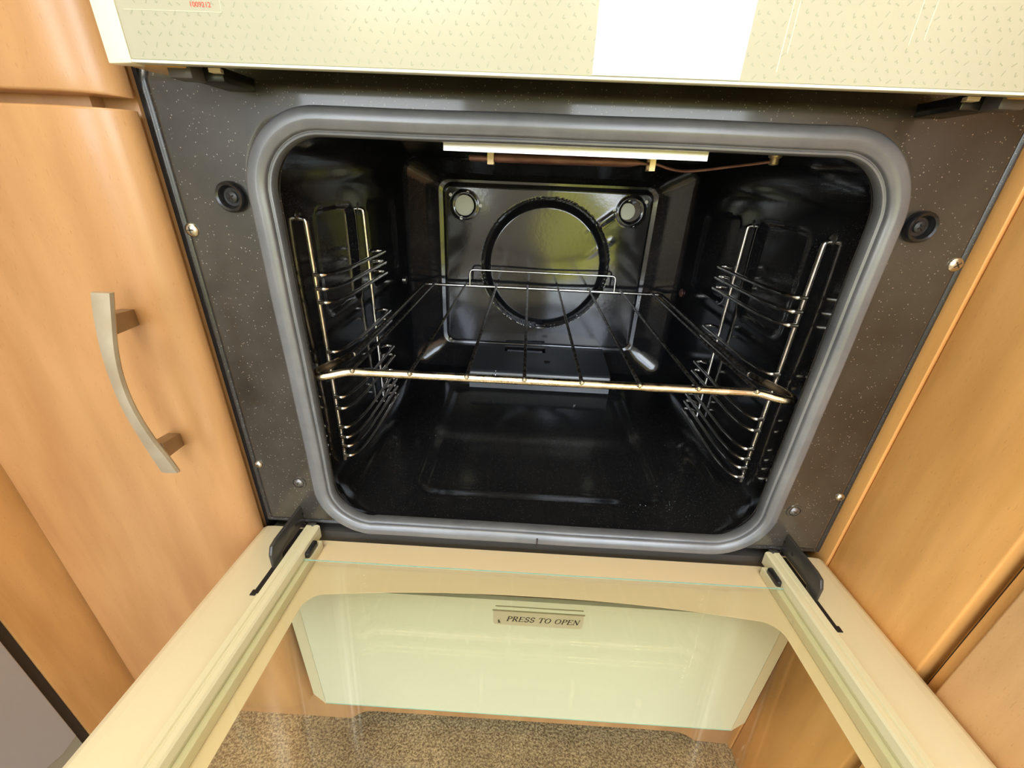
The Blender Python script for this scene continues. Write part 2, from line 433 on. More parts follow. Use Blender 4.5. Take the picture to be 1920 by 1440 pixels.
m = MB(); n = len(prof); m.v = [p for r_ in rings[:-1] for p in r_]
for i in range(nb):
    j = (i + 1) % nb
    for k in range(n): m.f.append((i * n + k, i * n + (k + 1) % n, j * n + (k + 1) % n, j * n + k))
m.build('door_seal', M_rubber, cooker, label='grey rubber door seal')
MB().box(-.0035, -.0027, -.0118, -.004, .0335, .0415).build('seal_split', M_black, cooker, label='dark split where the seal ends meet')
# --- cavity liner
CW, FZ, CZ, DB = .1965, .0455, .3415, .362
st = [(-.0005, HW - .0006, Z0, Z1, HR), (.003, HW + .001, Z0, Z1, HR), (.0065, HW + .006, Z0 + .0002, Z1 + .0005, HR), (.011, HW + .0115, Z0 + .0002, Z1 + .001, HR),
      (.017, CW - .002, Z0 - .0002, CZ - .001, HR), (.025, CW, FZ, CZ, HR - .002)]
for i in range(1, 84): st.append((.025 + i * (.335 - .025) / 83, CW, FZ, CZ, HR - .004 - .012 * i / 83))
for yy, k in ((.3372, .012), (.3388, .045), (.3420, .15), (.3530, .60), (.3590, .84), (.3618, .93), (.3632, .975), (.3638, 1.0)):
    st.append((yy, CW - .044 * k, FZ + .030 * k, CZ - .026 * k, .022 - .006 * k))
def emb(y, z, y0, y1, z0, z1, w=.005, r=.012):
    cy, cz = (y0 + y1) / 2, (z0 + z1) / 2; qx = abs(y - cy) - (y1 - y0) / 2 + r; qz = abs(z - cz) - (z1 - z0) / 2 + r
    d = math.hypot(max(qx, 0), max(qz, 0)) + min(max(qx, qz), 0) - r
    return 1 - sst(-w, 0, d)
loops = []
for (y, hw, z0, z1, r_) in st:
    lp = []
    for (x, z) in rrect(hw, z0, z1, r_, 90, 110, 12):
        if .03 < y < .335:
            if abs(x) > .185 and z0 + .02 < z < z1 - .02:
                k = .0042 * max(emb(y, z, .197, .295, .200, .293), emb(y, z, .078, .158, .200, .292))
                x += k if x > 0 else -k
            if z < z0 + .002 and abs(x) < .175:
                z -= .0032 * emb(x, y, -.123, .123, .032, .272, .014, .024)
            x += .0006 * math.sin(z * 31 + y * 12) * (1 if x > 0 else -1)
        lp.append((x, y, z))
    loops.append(lp)
y, hw, z0, z1, r_ = st[-1]
for k in (.5, .15): loops.append([(x * k, .366, (z0 + z1) / 2 + (z - (z0 + z1) / 2) * k) for x, z in rrect(hw, z0, z1, r_, 90, 110, 12)])
MB().loft(loops, cap1=True).build('oven_liner', M_cav, cooker, label='glossy black enamelled oven interior')
# --- outer carcass of the oven behind the plate
m = MB(); m.box(-.235, -.205, .022, .40, .02, .40); m.box(.205, .235, .022, .40, .02, .40); m.box(-.205, .205, .379, .40, .02, .40); m.box(-.205, .205, .022, .372, .352, .40); m.box(-.205, .205, .022, .372, .02, .034)
m.build('oven_casing', M_tab, cooker)
# --- back panel with pressed ring and holes
BX, BZ0, BZ1, BY = .1475, .0785, .3125, .3555
RC, RR = (.0025, .2045), .093      # ring centre and radius
HOLES = [(-.1155, .2832, .0134), (.1163, .2842, .0142)]
DOTS = [(-.1346, .2961), (-.1109, .2995), (-.0930, .2835), (-.1202, .2668), (.1117, .2998), (.1354, .2974), (.1222, .2672), (.0934, .2850)]
def back_y(x, z):
    d = sdrr(x, z, BX, BZ0, BZ1, .014)
    y = BY + .005 * sst(-.0055, -.0015, d) + .004 * sst(-.0015, 0, d)
    r_ = math.hypot(x - RC[0], z - RC[1])
    u_ = (r_ - RR + .0125) / .0135; y += (.0062 * u_ * (1 - sst(.86, 1, u_)) if 0 < u_ < 1 else 0)
    y -= .0006 * (1 - sst(0, RR - .01, r_))
    for hx, hz, hr in HOLES:
        q = math.hypot(x - hx, z - hz); y -= .0012 * math.exp(-((q - hr - .003) / .0025) ** 2)
    # diagonal pressed rib at the upper right
    for off, amp in ((0, 1.), (-.036, .5)):
        ux, uz = math.cos(math.radians(38)), math.sin(math.radians(38)); px, pz = x - .089, z - .277 - off
        a = px * ux + pz * uz; c = -px * uz + pz * ux
        y -= amp * .0010 * math.exp(-(c / .0042) ** 2) * sst(-.045, -.01, a) * (1 - sst(.004, .014, a))
    y += .0007 * math.sin(x * 38 + 1) * math.sin(z * 31)
    return y
gx, gz = 236, 188
bm = bmesh.new(); grid = []
for j in range(gz + 1):
    row = []
    for i in range(gx + 1):
        u = -1 + 2 * i / gx; v_ = -1 + 2 * j / gz
        x = BX * u; z = (BZ0 + BZ1) / 2 + (BZ1 - BZ0) / 2 * v_
        # pull corners in to round them
        cx, cz = abs(x) - (BX - .014), abs(z - (BZ0 + BZ1) / 2) - ((BZ1 - BZ0) / 2 - .014)
        if cx > 0 and cz > 0:
            l = math.hypot(cx, cz); mxx = max(cx, cz); s_ = mxx / l
            x = math.copysign(BX - .014 + cx * s_, x); z = (BZ0 + BZ1) / 2 + math.copysign((BZ1 - BZ0) / 2 - .014 + cz * s_, v_)
        row.append(bm.verts.new((x, back_y(x, z), z)))
    grid.append(row)
for j in range(gz):
    for i in range(gx): bm.faces.new((grid[j][i], grid[j][i + 1], grid[j + 1][i + 1], grid[j + 1][i]))
for hx, hz, hr in HOLES:
    dead = [f for f in bm.faces if (lambda c: math.hypot(c.x - hx, c.z - hz) < hr)(f.calc_center_median())]
    bmesh.ops.delete(bm, geom=dead, context='FACES')
    for v in bm.verts:
        if v.is_boundary and math.hypot(v.co.x - hx, v.co.z - hz) < hr * 1.25:
            q = math.hypot(v.co.x - hx, v.co.z - hz); v.co.x = hx + (v.co.x - hx) / q * hr; v.co.z = hz + (v.co.z - hz) / q * hr
me2 = bpy.data.meshes.new('back_panel'); bm.to_mesh(me2); bm.free()
bp_ = link('back_panel', me2, M_back, cooker, label='pressed black back panel with fan ring')
for hx, hz, hr in HOLES:
    dr_, ox = (.001, -.0005) if hx < 0 else (-.0035, -.0045)  # right disc shrunk and shifted so a dark crescent stands for its shadow
    m = MB(); m.lathe([(hr + dr_, .0), (hr + dr_, .0004)], (hx + ox, BY + .0028, hz)); m.build('vent_disc', M_palehole, bp_, label='pale grey green disc behind round vent hole')
m = MB()
for k, (dx, dz) in enumerate(DOTS):
    MB().lathe([(.0023, 0), (.0023, .0003)], (dx, BY - .0008, dz), seg=12).build('hole_backing', M_whitehole, bp_)
MB().lathe([(.0032, 0), (.0032, .0012), (.0022, .002)], (-BX + .006, BY + .004, BZ0 + .004), sgn=-1, seg=16).build('panel_rivet', M_steel, bp_, label='small bright rivet at panel corner')
# studs on the side walls
for sx in (-1, 1):
    m = MB(); m.lathe([(.0055, 0), (.0055, .0015), (.003, .003)], (sx * (CW - .0005), .318, .184), 'x', 18, -sx); m.build('wall_stud', M_steel if sx < 0 else M_copper, cooker, label='small stud on oven side wall')
# --- burner cover at the back of the floor
tz = lambda y: .0705 + (y - .268) * .12
m = MB()
def slab(x0, x1, y0, y1, dz=0, th=.0012):
    v = []
    for (x, y) in ((x0, y0), (x1, y0), (x1, y1), (x0, y1)): v.append((x, y, tz(y) + dz))
    for (x, y) in ((x0, y0), (x1, y0), (x1, y1), (x0, y1)): v.append((x, y, tz(y) + dz - th))
    return v, [(0, 1, 2, 3), (7, 6, 5, 4), (0, 4, 5, 1), (1, 5, 6, 2), (2, 6, 7, 3), (3, 7, 4, 0)]
xa, xb = -.0985, .1035
for r4 in ((xa, -.052, .274, .353), (.012, xb, .274, .353), (-.052, .012, .274, .330), (-.052, .012, .348, .353)): m.add(*slab(*r4))
# rounded front fold and drop
pp = []
for k in range(7):
    a = PI / 2 * k / 6; pp.append((.274 - .006 * math.sin(a), tz(.274) - .006 * (1 - math.cos(a))))
pp.append((.2665, .0425))
vv = []; ff = []
for (y, z) in pp: vv += [(xa, y, z), (xb, y, z)]
for i in range(len(pp) - 1): ff.append((2 * i, 2 * i + 1, 2 * i + 3, 2 * i + 2))
m.add(vv, ff)
m.box(xa, xa + .001, .268, .353, .0425, .0685); m.box(xb - .001, xb, .268, .353, .0425, .0685)
bc = m.build('burner_cover', mat('satin_black_cover', (.030, .034, .038), .3, spec=1.0), cooker, label='folded black metal burner cover')
MB().box(-.048, .008, .331, .347, .062, .0745, .001).build('burner_tube', mat('bright_burner', (.55, .58, .64), .35, .4), bc, label='bright burner seen in the cover slot')
MB().lathe([(.0048, 0), (.0048, .0006)], (.014, .303, tz(.303) - .0002), 'z', 20).build('cover_hole', M_gap, bc, label='round dark hole')
for x_ in (-.063, .058):
    MB().tube(smooth_path([(x_ - .003, .268, .066), (x_ - .001, .2675, .062), (x_ + .0015, .2675, .063), (x_ + .002, .271, .070)], 5), .0007, 6).build('spring_clip', M_chrome, bc, label='small bright wire clip')
# --- aluminium strip under the ceiling
m = MB(); m.prism([(.0140, .3392), (.0150, .3392), (.0148, .3322), (.0138, .3322)], 'x', -.0787, .0805); m.build('heat_deflector', M_alu, cooker, label='bright aluminium deflector strip')
# --- thermostat phial
PY, PZ = .088, .3325
m = MB(); m.tube([(-.0735, PY, PZ - .0008), (-.0725, PY, PZ - .0008), (-.0575, PY, PZ - .0008), (-.054, PY, PZ), (-.050, PY, PZ), (.048, PY, PZ + .0005), (.052, PY, PZ + .0005), (.058, PY, PZ + .0003), (.062, PY, PZ)],
                [.0013, .0022, .0022, .0030, .0033, .0033, .0028, .0015, .0011], 14)
ph = m.build('thermostat_phial', M_copper, cooker, label='copper brown thermostat phial')
m = MB(); m.tube(smooth_path([(.061, PY, PZ), (.070, PY, PZ), (.080, PY, PZ - .0025), (.091, PY, PZ - .0038), (.104, PY - .002, PZ - .0028), (.125, PY - .005, PZ + .0004), (.142, PY - .008, PZ + .003), (.151, PY - .01, PZ + .0045)], 6), .0010, 8)
m.build('capillary_tube', M_copper, ph, label='thin capillary tube')
for x_, w_ in ((-.056, .0024), (.066, .0022)):
    m = MB(); m.box(x_ - w_, x_ + w_, PY - .005, PY + .005, PZ - .0048, PZ - .0040, .0002); m.box(x_ - w_, x_ + w_, PY - .0055, PY - .0045, PZ - .0048, .3412); m.box(x_ - w_, x_ + w_, PY + .0045, PY + .0055, PZ - .0048, .3412)
    m.build('phial_clip', M_clip, cooker, label='brassy phial clip')
m = MB(); m.lathe([(.0045, 0), (.0045, .0012), (.003, .0022), (.0032, .006), (.001, .0066)], (.152, PY - .01, .3410), 'z', 12, -1); m.build('tube_clamp', M_clip, cooker, label='small brassy clamp')
# --- spacer cups
for sx in (-1, 1):
    m = MB(); c = (sx * .207, .0008, .3018)
    m.lathe([(.0088, 0), (.0090, .003), (.0086, .0052), (.0078, .0060), (.0066, .0054), (.0058, .0032), (.0052, .0022), (.0001, .0020)], c, 'y', 36, -1)
    cup = m.build('spacer_cup', M_blackpl, cooker, label='round black plastic spacer cup')
    m = MB(); m.lathe([(.0034, 0), (.0033, .0012), (.0022, .0019), (.0001, .0021)], (c[0], c[1] - .0020, c[2]), 'y', 20, -1); sc = m.build('screw_head', M_blackscrew, cup)
    m = MB()
    for a in (.5, .5 + PI / 2):
        m.tube([(c[0] - .0019 * math.cos(a), c[1] - .0041, c[2] - .0019 * math.sin(a)), (c[0] + .0019 * math.cos(a), c[1] - .0041, c[2] + .0019 * math.sin(a))], .00045, 6)
    o = m.build('screw_slot', M_gap, cup)
# --- screws on the plate
def screw(x, z, r, mt, label, a=.4, y=.0002):
    m = MB(); m.lathe([(r, 0), (r, .0006), (r * .9, .0013), (r * .6, .0021), (r * .3, .0024), (.0001, .0024)], (x, y, z), 'y', 22, -1)
    s_ = m.build('screw', mt, cooker, label=label)
    m = MB()
    for q in (a, a + PI / 2):
        ux, uz = math.cos(q), math.sin(q); w = r * .09; l = r * .5
        pts = [(x + ux * l - uz * w, y - .00245, z + uz * l + ux * w), (x + ux * l + uz * w, y - .00245, z + uz * l - ux * w), (x - ux * l + uz * w, y - .00245, z - uz * l - ux * w), (x - ux * l - uz * w, y - .00245, z - uz * l + ux * w)]
        m.add([(p[0], p[1] + dy, p[2]) for dy in (0, .0006) for p in pts], [(0, 1, 2, 3), (7, 6, 5, 4), (0, 4, 5, 1), (1, 5, 6, 2), (2, 6, 7, 3), (3, 7, 4, 0)])
    m.build('screw_slot', M_ink, s_)
for sx in (-1, 1):
    screw(sx * .2395, .2812, .0044, M_steel, 'silver cross-head screw', .4 + sx * .3)
    screw(sx * .2395, .0965, .0034, M_steel, 'small silver cross-head screw', .9)
    m = MB(); m.lathe([(.0068, 0), (.0062, .0010), (.0048, .0011), (.0046, .0003)], (sx * .2088, .0002, .0793), 'y', 24, -1); m.build('screw_dimple', M_frame, cooker)
    screw(sx * .2088, .0793, .0043, M_rusty, 'dull grey cross-head screw in a dimple', 1.1)

# --- upper (grill) panel
UY, UZ, UT = -.0500, .3590, .56
m = MB(); m.box(-.2060, .2060, UY, UY + .0040, UZ + .0008, UT, .0006)
up = m.build('grill_door_panel', M_panel, cooker, label='cream patterned glass panel above the oven')
m = MB(); m.box(-.2060, .2060, UY - .0002, UY + .0046, UZ - .0004, UZ + .0007, .0002); m.build('panel_edge', mat('pale_glass_edge', (.90, .92, .72), .15), up, label='pale polished glass edge')
for sx in (-1, 1):
    x0, x1 = sx * .2065, sx * .2262
    m = MB(); m.prism([(x0, UY + .0002), (sx * .2195, -.0470), (sx * .2205, -.0455), (sx * .2205, -.0420), (x0, -.0420)], 'z', UZ - .0006, UT, .0006)
    m.build('side_trim', M_strip, up, label='ivory side trim strip')
m = MB(); m.box(-.2040, .2040, -.0455, -.012, .3720, UT - .01, .0008); m.build('panel_body', M_tab, up, label='dark rear body of the panel')
for sx in (-1, 1):
    m = MB(); m.prism([(sx * .2200, -.0415), (sx * .2195, -.0220), (sx * .2120, -.0125), (sx * .1960, -.0150), (sx * .1900, -.0415)], 'z', UZ + .0006, .40, .0008)
    m.build('corner_cap', mat('wood_reflection_cap', (.70, .42, .12), .25, coat=.3), up, label='lower corner cap, amber painted for the wood it reflects')  # amber colour is the painted reflection of the wood nearby
for sx in (-1, 1):
    m = MB(); m.box(sx * .1955 - .0058, sx * .1955 + .0058, -.036, -.026, .3556, .3625, .0007)
    m.build('hinge_tab', M_tab, up, label='dark grey hinge tab')
    m = MB(); m.box(min(sx * .1962, sx * .1800), max(sx * .1962, sx * .1800), -.027, .001, .3560, .3625, .0008); m.build('hinge_block', M_blackpl, up)
    m = MB(); m.prism([(sx * .1850, -.030), (sx * .1790, -.030), (sx * .1800, -.026), (sx * .1835, -.022)], 'z', .3594, .3612); m.build('hinge_lug', M_cream, up)
# printed pattern: small grey green dashes and ticks
m = MB(); rows = 48; cols = 84
def dash(m, x, z, a, l, w=.00022):
    ux, uz = math.cos(a), math.sin(a); y = UY - .00006
    m.add([(x + ux * l - uz * w, y, z + uz * l + ux * w), (x - ux * l - uz * w, y, z - uz * l + ux * w), (x - ux * l + uz * w, y, z - uz * l - ux * w), (x + ux * l + uz * w, y, z + uz * l - ux * w)], [(0, 1, 2, 3)])
for j in range(rows):
    for i in range(cols):
        x = -.1995 + i * .0048 + (j % 2) * .0024 + random.uniform(-.0006, .0006); z = UZ + .0030 + j * .0036 + random.uniform(-.0005, .0005)
        if x > .2 or (-.0006 < x < .0640): continue
        k = (i * 3 + j * 5) % 4; a = random.uniform(-.3, .3)
        if k == 0: dash(m, x, z, .9 + a, .0011)
        elif k == 1: dash(m, x, z, -.7 + a, .0009)
        elif k == 2: dash(m, x, z, .9 + a, .0006); dash(m, x + .0006, z - .0005, 2.4 + a, .0005)
        else: dash(m, x, z, 1.4 + a, .0007); dash(m, x + .0005, z - .0006, .4 + a, .0005)
o = m.build('printed_pattern', M_mark, up, smooth=False, label='tiny grey green printed ticks'); o['kind'] = 'stuff'
m = MB(); m.box(-.0003, .0634, UY - .0003, UY - .00005, UZ + .0012, .50); m.build('white_sticker', M_white, up, label='plain white sticker on the cream panel')
# clear film edges
def txt(body, name, size, mt, parent, M4, label=None, shear=0, offset=0, extr=.00003):
    c = bpy.data.curves.new(name, 'FONT'); c.body = body; c.size = size; c.extrude = extr; c.shear = shear; c.offset = offset
    c.align_x = 'LEFT'; o = bpy.data.objects.new(name + '_t', c); C.objects.link(o); bpy.context.view_layer.update()
    me = bpy.data.meshes.new_from_object(o.evaluated_get(bpy.context.evaluated_depsgraph_get())); bpy.data.objects.remove(o)
    me.transform(M4); return link(name, me, mt, parent, False, label)
front = lambda x, y, z: Matrix.Translation((x, y, z)) @ Matrix.Rotation(PI / 2, 4, 'X')
txt('1009212', 'serial_number', .0024, M_red, up, front(-.1736, UY - .0001, .3787) @ Matrix.Diagonal((1.12, 1, 1, 1)), label='red printed number 1009212', offset=.00003)
M_film = mat('film_edge', (.66, .64, .49), .15)
m = MB(); m.box(-.2030, -.1600, UY - .00012, UY, .3770, .3772); m.box(-.1602, -.1600, UY - .00012, UY, .3770, .42); m.build('film_edge', M_film, up, label='edge of clear film')
for x_, z_ in ((.078, .3635), (.0805, .3700), (.129, .3740), (.1345, .3760)):
    m = MB(); m.box(x_, x_ + .0004, UY - .00015, UY, z_, .44); m.build('film_crease', M_film, up)

# --- lower flap with PRESS TO OPEN label
FY = -.0360
def arcz(x): return -.0052 - .001 * (x / .2115) ** 2
pts = [(-.2115, -.184), (.2115, -.184)] + [(.2115 - .423 * i / 30, arcz(.2115 - .423 * i / 30)) for i in range(31)]
m = MB(); m.prism(pts, 'y', FY, FY + .004); fl = m.build('storage_flap', M_flap, cooker, label='pale cream glass flap below the oven', smooth=False)
for sx in (-1, 1):
    m = MB(); x0, x1 = sx * .2118, sx * .2255
    m.add([(x0, FY, -.1860), (x1, FY + .004, -.1770), (x1, FY + .004, -.03), (x0, FY, -.024), (x0, -.018, -.1860), (x1, -.018, -.1770), (x1, -.018, -.03), (x0, -.018, -.024)],
          [(0, 1, 2, 3), (7, 6, 5, 4), (0, 4, 5, 1), (1, 5, 6, 2), (2, 6, 7, 3), (3, 7, 4, 0)])
    m.build('side_trim', M_creamrail, fl, smooth=False, label='ivory side trim strip')
m = MB(); m.box(-.2110, .2110, FY + .004, -.012, -.183, -.024); m.build('flap_body', M_cream, fl)
m = MB(); m.box(-.2112, .2112, FY - .0003, FY + .0042, -.1848, -.1838); m.build('glass_edge', M_glassedge, fl)
# label plate
lp = [(-.0377 + .0025 * (1 - math.cos(a)), 0) for a in (0,)]
def rr2(x0, x1, z0, z1, r, n=5):
    o = []
    for cx, cz, a0 in ((x1 - r, z0 + r, -PI / 2), (x1 - r, z1 - r, 0), (x0 + r, z1 - r, PI / 2), (x0 + r, z0 + r, PI)):
        for i in range(n + 1): a = a0 + PI / 2 * i / n; o.append((cx + r * math.cos(a), cz + r * math.sin(a)))
    return o
m = MB(); m.prism(rr2(-.0377, .0412, -.0372, -.0185, .0035), 'y', FY - .0004, FY); lb = m.build('release_label', M_label, fl, smooth=False, label='beige label reading PRESS TO OPEN')
m = MB(); m.prism(rr2(-.0385, .0420, -.0190, -.0178, .0005), 'y', FY - .0006, FY); m.prism(rr2(-.036, .040, -.0130, -.0124, .0003), 'y', FY - .0006, FY); m.build('label_rim', mat('label_rim', (.30, .26, .15), .4), fl, smooth=False)
# serif capitals drawn as strokes
GL = {
 'P': [('v', .18, 0, 1, 1), ('h', .02, .36, 0), ('h', .02, .30, 1), ('a', .30, .74, .42, .26, -90, 90), ('h', .2, .32, .48)],
 'R': [('v', .18, 0, 1, 1), ('h', .02, .36, 0), ('h', .02, .30, 1), ('a', .30, .75, .40, .25, -90, 90), ('h', .2, .32, .5), ('l', .38, .5, .78, 0, 1), ('h', .70, .90, 0)],
 'E': [('v', .18, 0, 1, 1), ('h', .02, .75, 0), ('h', .02, .72, 1), ('h', .2, .55, .52), ('l', .72, 1, .70, .76, 0), ('l', .75, 0, .80, .26, 0), ('l', .55, .42, .55, .62, 0)],
 'S': [('a', .38, .74, .27, .25, 30, 270), ('a', .38, .25, .30, .25, -140, 90), ('l', .63, .74, .65, .98, 0), ('l', .10, .02, .10, .28, 0)],
 'T': [('v', .42, 0, 1, 1), ('h', .02, .82, 1), ('h', .24, .60, 0), ('l', .02, 1, .0, .74, 0), ('l', .82, 1, .84, .74, 0)],
 'O': [('a', .45, .5, .40, .49, 0, 360)],
 'N': [('v', .15, 0, 1, 0), ('v', .80, 0, 1, 0), ('l', .12, 1, .80, 0, 1), ('h', .0, .32, 0), ('h', .66, .94, 1), ('h', .0, .20, 1)],
}
ADV = {'P': .86, 'R': .98, 'E': .92, 'S': .82, 'T': .98, 'O': 1.05, 'N': 1.0, ' ': .55}
def serif(body, x, z, h, wx, y, slant=.28):
    m = MB(); tk, tn = .20, .095
    def P(u, v): return (x0 + (u * wx + v * slant) * h, y, z + v * h)
    def quad(a, b_, t):
        dx, dz = b_[0] - a[0], b_[1] - a[1]; l = math.hypot(dx, dz) or 1; nx, nz_ = -dz / l * t / 2, dx / l * t / 2
        m.add([P(a[0] + nx, a[1] + nz_), P(b_[0] + nx, b_[1] + nz_), P(b_[0] - nx, b_[1] - nz_), P(a[0] - nx, a[1] - nz_)], [(0, 1, 2, 3)])
    x0 = x
    for ch in body:
        for g in GL.get(ch, []):
            if g[0] == 'v': quad((g[1], g[2]), (g[1], g[3]), tk if g[4] else tn)
            elif g[0] == 'h': quad((g[1], g[3]), (g[2], g[3]), tn)
            elif g[0] == 'l': quad((g[1], g[2]), (g[3], g[4]), tk if g[5] else tn)
            else:
                k = 16; pr = None
                for i in range(k + 1):
                    a = math.radians(g[5] + (g[6] - g[5]) * i / k); q = (g[1] + g[3] * math.cos(a), g[2] + g[4] * math.sin(a))
                    if pr: quad(pr, q, tn + (tk - tn) * abs(math.cos((a))) ** 1.2 if ch != 'S' else tn + (tk - tn) * .75)
                    pr = q
        x0 += ADV[ch] * wx * h
    return m, x0
tm, xe = serif('PRESS TO OPEN', -.0262, -.0316, .0062, 1.0, FY - .0005)
sc_ = (.0372 + .0262) / (xe - .0262 * -1 - 0) if False else (.0375 - -.0262) / (xe - -.0262)
tm.v = [(-.0262 + (v[0] + .0262) * sc_, v[1], v[2]) for v in tm.v]
tm.build('label_lettering', M_ink, lb, smooth=False, label='italic capitals reading PRESS TO OPEN')
txt('R', 'label_mark', .0042, M_ink, lb, front(-.0335, FY - .00055, -.0352), offset=.0001)
txt('E', 'label_mark', .0026, M_ink, lb, front(-.0335, FY - .00055, -.0323), offset=.0001)
# body behind the flap
m = MB(); m.box(-.2470, .2470, .0045, .38, -.19, .02); m.build('lower_casing', M_tab, cooker)

# ------------------------------------------------------------------ drop-down oven door
DZT, DX, DF = .030, .2515, -.350
m = MB()
# side frames : profile in (x,z) extruded along y
for sx in (-1, 1):
    pr = [(.2088, .0300), (.2390, .0302), (.2450, .0296), (.2490, .0276), (.2512, .0240), (.2517, .0180), (.2510, .0040), (.2480, .0), (.2088, .0), (.2088, .006)]
    m.prism([(sx * a, b_) for a, b_ in pr], 'y', -.0035, DF, .0003)
m.prism([(-.2088, .0), (-.2088, .027), (.2088, .027), (.2088, .0)], 'y', -.325, DF)
door = m.build('oven_door', M_cream, cooker, label='cream drop-down oven door, lying open')
for sx in (-1, 1):
    m = MB()
    pr = [(.1965, .0225), (.1965, .0340), (.1978, .0352), (.2012, .0352), (.2022, .0342), (.2032, .0342), (.2040, .0352), (.2078, .0352), (.2086, .0340), (.2086, .0225)]
    m.prism([(sx * a, b_) for a, b_ in pr], 'y', -.0050, -.325); m.build('glass_rail', M_creamrail, door, smooth=False, label='raised ribbed rail beside the glass')
    m = MB(); m.prism([(sx * .1920, .0166), (sx * .1920, .0250), (sx * .1966, .0250), (sx * .1966, .0166)], 'y', -.0125, -.325, .0005); m.build('glass_ledge', M_creamrail, door, smooth=False, label='cream ledge carrying the inner glass')
    m = MB(); m.box(min(sx * .1930, sx * .2000), max(sx * .1930, sx * .2000), -.0335, -.0175, .0240, .0305, .0016); m.build('glass_clip', M_blackpl, door, label='black plastic glass clip')
    # slot for the hinge arm
    m = MB(); m.box(min(sx * .2115, sx * .2150), max(sx * .2115, sx * .2150), -.0735, -.0060, .0285, .0306); m.box(min(sx * .2125, sx * .2168), max(sx * .2125, sx * .2168), -.0755, -.0705, .0285, .0307, .0005); m.build('hinge_slot', M_gap, door, label='dark slot in the door edge')
    # hinge arm
    pr = [(.0100, .0300), (.0145, .0470), (.0000, .0530), (-.0200, .0522), (-.0410, .0520), (-.0480, .0505), (-.0510, .0440), (-.0505, .0300), (-.0480, .0285), (-.0395, .0290), (-.0380, .0345), (-.0330, .0350), (-.0020, .0345), (.0, .0300)]
    xh = sx * .2128
    m = MB(); m.prism(pr, 'x', xh - .0014, xh + .0014, .0007)
    ha = m.build('hinge_arm', M_hinge, door, label='grey black steel hinge arm')
    m = MB()
    for y_, z_ in ((-.0030, .0450), (-.0150, .0430)): m.lathe([(.0014, 0), (.0014, .0004)], (xh - sx * .0011, y_, z_), 'x', 12, -sx)
    m.build('hinge_hole', M_gap, ha)
    m = MB(); m.box(min(sx * .2000, sx * .2080), max(sx * .2000, sx * .2080), -.0060, -.0020, .0300, .0360, .001); m.build('hinge_block', M_hinge, door)
# outer glass: clear centre, printed border on the side facing up
gx0, gy0, gy1, gz_ = .1825, -.0475, -.318, .0160
m = MB(); m.box(-.2080, .2080, -.3245, -.0040, .0115, .0153); m.build('outer_glass', M_glass, door, smooth=False, label='clear outer door glass')
# printed border as a thin sheet with window opening
def win_outline(n=40):
    o = []
    r_ = .014
    arc = [(-gx0 + r_ + (2 * gx0 - 2 * r_) * i / n) for i in range(n + 1)]
    ya = lambda x: -.0495 - .0105 * (abs(x) / .175) ** 2.2
    o = [(x, ya(x)) for x in arc]
    yc = ya(gx0 - r_)
    for i in range(1, 7): a = PI / 2 * (1 - i / 6); o.append((gx0 - r_ + r_ * math.cos(a), yc - r_ + r_ * math.sin(a)))
    for i in range(1, 15): o.append((gx0, yc - r_ + (gy1 - yc + r_) * i / 15))
    for i in range(0, n + 1): o.append((gx0 - 2 * gx0 * i / n, gy1))
    for i in range(1, 15): o.append((-gx0, gy1 + (yc - r_ - gy1) * i / 15))
    for i in range(0, 6): a = PI - PI / 2 * i / 6; o.append((-gx0 + r_ + r_ * math.cos(a), yc - r_ + r_ * math.sin(a)))
    return o
wo = win_outline(); cy_ = -.18
nW = len(wo); n0 = 41
def outer_idx(k):
    x, y = wo[k]
    if k < n0: return (x * .2085 / (gx0 - .014) * (k != 0 and 1 or 1), -.0035)
    if k < n0 + 6: return (.2085, -.0035) if k - n0 < 3 else (.2085, y * .9)
    if k < n0 + 20: return (.2085, y)
    if k < n0 + 20 + 41: return (x * .2085 / gx0, -.3249)
    if k < n0 + 20 + 41 + 14: return (-.2085, y)
    return (-.2085, y * .9) if k < nW - 3 else (-.2085, -.0035)
m = MB(); ou = [outer_idx(k) for k in range(nW)]
l1 = [(p[0], p[1], gz_ + .0004) for p in wo]; l2 = [(p[0], p[1], gz_ + .0004) for p in ou]; l3 = [(p[0], p[1], gz_ + .0001) for p in ou]; l4 = [(p[0], p[1], gz_ + .0001) for p in wo]
m.loft([l1, l2, l3, l4, l1]); 
for sx in (-1, 1):   # fill the rear corners left by the radial mapping
    pass
m.build('glass_border', M_print, door, smooth=False, label='warm cream printed border round the door window')
# inner glass
m = MB(); m.box(-.1962, .1962, -.322, -.0370, .0252, .0275); m.build('inner_glass', M_glass, door, smooth=False, label='clear inner door glass')
m = MB(); m.box(-.1962, .1962, -.0370, -.0366, .0266, .0275); m.build('inner_glass_edge', M_glassedge, door, smooth=False, label='green edge of the inner glass')

def tilt_tree(o, M4):
    o.data.transform(M4)
    for c in o.children: tilt_tree(c, M4)
TL = Matrix.Translation((0, 0, .015)) @ Matrix.Rotation(math.radians(-3.5), 4, 'X') @ Matrix.Translation((0, 0, -.015))
tilt_tree(door, TL)
